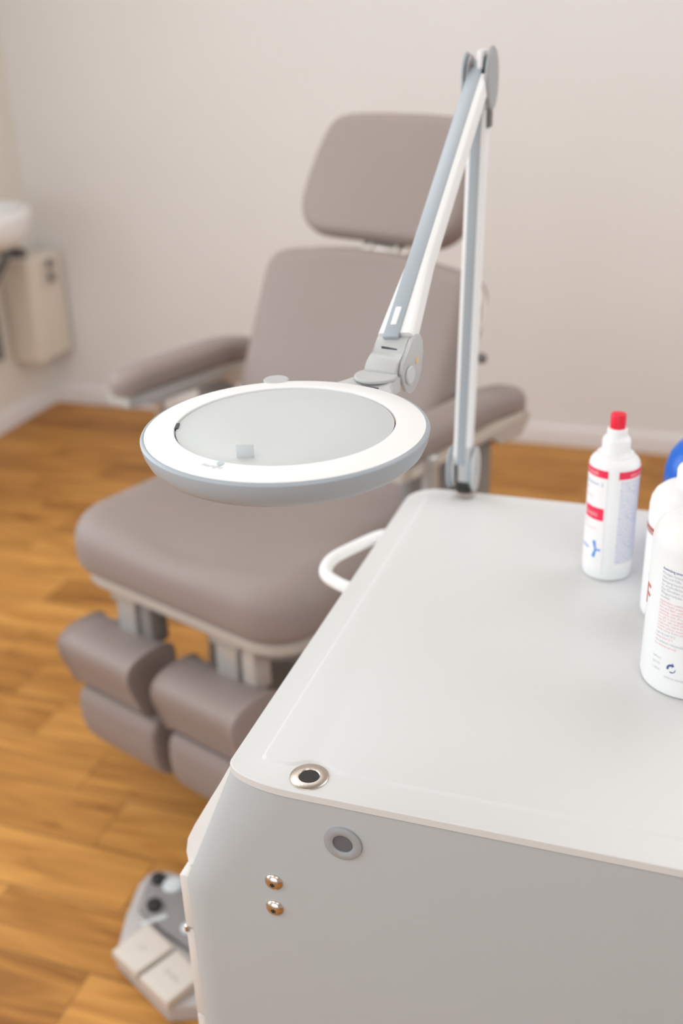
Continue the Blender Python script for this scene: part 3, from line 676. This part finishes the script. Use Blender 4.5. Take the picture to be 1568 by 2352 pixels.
# 3 second white bottle behind it
c3 = (.0085, 1.005); r3 = .0415
wb = thing('cream_bottle', 'white bottle with dark red strip, standing between the pump bottle and the blue bottle', 'bottle', (c3[0], c3[1], ZT))
b = BM(); lathe(b, [(0, 0), (r3-.004, 0), (r3, .004), (r3, .119), (r3-.001, .126), (r3-.004, .1325), (r3-.010, .138), (r3-.018, .1412), (.019, .1425), (.0165, .144), (0, .144)], (c3[0], c3[1], ZT), 72); obj('body', b, 'wplast', wb)
b = BM(); lathe(b, [(.0185, .1415), (.0188, .158), (.0175, .161), (.0140, .163), (.0135, .176), (.012, .179), (.0, .1795)], (c3[0], c3[1], ZT), 48); obj('cap', b, 'ringw', wb)
b = BM(); patch(b, c3, r3, -90, -48, ZT+.094, ZT+.101, angf(c3)); obj('label_strip', b, mat('dark_red_print', (.42, .07, .06, 1), .5), wb)
b = BM(); wraptext(b, c3, r3, 'LOTION', .005, -78, ZT+.0952, .018, .0007); obj('lettering', b, 'paper', wb, smooth=False)

# 4 blue bottle at the very back
c4 = (.021, 1.165); r4 = .047
bb = thing('blue_bottle', 'blue rounded bottle standing behind the white bottles at the right edge', 'bottle', (c4[0], c4[1], ZT))
b = BM(); lathe(b, [(0, 0), (r4-.004, 0), (r4, .004), (r4, .085), (r4-.001, .098), (r4-.005, .112), (r4-.013, .1235), (r4-.024, .130), (.016, .1325), (0, .1335)], (c4[0], c4[1], ZT), 72); obj('body', b, 'blue', bb)
b = BM(); strip(b, c4, r4, (-34, ZT+.112), (-6, ZT+.110), .010, .010, -.0005); strip(b, c4, r4, (-28, ZT+.104), (-22, ZT+.104), .006, .006, .0006); obj('white_mark', b, 'paper', bb, smooth=False)
b = BM()
for i in range(5): strip(b, c4, r4, (-70+i*6, ZT+.083-i*.001), (-66+i*6, ZT+.090+(i % 2)*.004), .0016, .0010)
obj('pattern_print', b, 'pblue', bb, smooth=False)

# ================================================================ washbasin corner
sink = thing('washbasin', 'white ceramic washbasin on the left wall, cut by the picture edge', 'washbasin', (-2.48, 2.99, .62))
b = BM(); rs = []
for z, sx, sy in ((.716, .06, .06), (.721, .10, .11), (.732, .135, .155), (.752, .16, .19), (.78, .172, .208), (.82, .178, .216), (.838, .178, .217), (.845, .172, .212), (.842, .150, .19), (.80, .14, .17), (.768, .10, .13), (.755, .03, .04)):
    ring_ = []
    for i in range(64):
        a = 2*PI*i/64; x = XL+.160+sx*math.cos(a); x = max(x, XL+.001); ring_.append((x, 3.0+sy*math.sin(a), z))
    rs.append(ring_)
rings(b, rs); obj('bowl', b, 'ceramic', sink, angle=60)
b = BM(); cyl(b, (-2.44, 2.9, .84), (-2.44, 2.9, .90), .014, 24, .004); tube(b, catmull([(-2.44, 2.9, .89), (-2.39, 2.9, .90), (-2.34, 2.9, .885)], 6), .009, 12); obj('tap', b, 'steel', sink)
b = BM(); tube(b, catmull([(-2.335, 3.0, .72), (-2.335, 3.0, .65), (-2.335, 3.05, .59), (-2.34, 3.12, .62), (-2.36, 3.2, .655), (-2.40, 3.26, .66), (XL, 3.27, .66)], 8), .015, 14); obj('siphon', b, 'darkm', sink)
b = BM(); cyl(b, (-2.33, 3.27, .655), (-2.39, 3.27, .655), .02, 20, .004); cyl(b, (-2.47, 3.27, .655), (-2.38, 3.27, .655), .008); obj('valve', b, 'darkm', sink)
ht = thing('water_heater', 'cream wall box with two dark dials in the room corner under the washbasin', 'water heater', (-2.48, 3.42, .23))
b = BM(); box(b, (XL, 3.305, .229), (-2.352, 3.525, .617), .012, 3); obj('casing', b, 'heater', ht)
b = BM(); box(b, (-2.3525, 3.385, .505), (-2.347, 3.475, .635-.03), .003); cp_ = obj('control_plate', b, 'pedalb', ht)
for z in (.585, .535):
    b = BM(); cyl(b, (-2.347, 3.43, z), (-2.330, 3.43, z), .016, 24, .003); obj('dial', b, 'frame', cp_)
b = BM(); tube(b, catmull([(XL+.03, 3.185, .28), (XL+.032, 3.185, .42), (XL+.03, 3.185, .55)], 5), .018, 14)
tag(obj('waste_pipe', b, 'darkm'), 'dark waste pipe on the left wall beside the cream wall box', 'pipe')

# ================================================================ foot control
fc = thing('foot_control', 'grey foot control with two cream keys lying on the wooden floor', 'foot control', (-.74, 1.12, 0))
def poly_prism(pts, z0, z1, m, name, parent, bev=.004, tilt=None, **k):
    b = BM(); prism(b, pts, z0, z1, lambda x, y, d: (x, y, d+(tilt(x, y) if tilt and d == z1 else 0)), bev, 3); return obj(name, b, m, parent, **k)
def smo(p, k=4): return [tuple(q)[:2] for q in catmull([(a, c, 0) for a, c in p]+[(p[0][0], p[0][1], 0)], k)[:-1]]
hp = [(-.792, 1.058), (-.664, .990), (-.615, 1.01), (-.60, 1.06), (-.64, 1.20), (-.69, 1.235), (-.75, 1.243), (-.790, 1.250), (-.815, 1.245), (-.826, 1.232), (-.830, 1.205), (-.813, 1.13)]
hs_ = [(x, y) for x, y in hp]
poly_prism(hs_[::1], .0, .036, 'pedall', 'housing', fc, .006)
poly_prism([(-.796, 1.146), (-.727, 1.113), (-.665, 1.090), (-.63, 1.08), (-.66, 1.19), (-.70, 1.215), (-.745, 1.222), (-.790, 1.230), (-.806, 1.226), (-.812, 1.210)], .036, .048, 'pedalg', 'control_face', fc, .003)
for (x, y), s in (((-.793, 1.212), .012), ((-.771, 1.156), .013)):
    b = BM(); lathe(b, [(0, 0), (s, 0), (s, .008), (s-.003, .011), (0, .0115)], (x, y, .0475), 28); obj('switch', b, 'black', fc)
for (x, y), s in (((-.762, 1.207), .0175), ((-.694, 1.128), .012)):
    b = BM(); lathe(b, [(0, 0), (s, 0), (s, .005), (s-.004, .009), (0, .0105)], (x, y, .0475), 28); obj('indicator', b, 'cover', fc)
for q, nm, sx_ in (([(-.789, 1.047), (-.730, 1.018), (-.697, 1.083), (-.762, 1.116)], 'UP', .018), ([(-.722, 1.014), (-.657, .982), (-.628, 1.047), (-.690, 1.080)], 'DOWN', .034)):
    k_ = poly_prism(q, .036, .056, 'pedalb', 'foot_key', fc, .004, label='cream foot key')
    V_, F_ = textmesh(nm, .013, sx_); cx = sum(p[0] for p in q)/4; cyy = sum(p[1] for p in q)/4; e1 = Vector((.888, -.46, 0)); e2 = Vector((.46, .888, 0)); b = BM()
    add_mesh(b, V_, F_, lambda v: Vector((cx, cyy, .0563))+e1*(v.x-sx_/2)+e2*(v.y-.005)); obj('lettering', b, 'pedall', k_, smooth=False)
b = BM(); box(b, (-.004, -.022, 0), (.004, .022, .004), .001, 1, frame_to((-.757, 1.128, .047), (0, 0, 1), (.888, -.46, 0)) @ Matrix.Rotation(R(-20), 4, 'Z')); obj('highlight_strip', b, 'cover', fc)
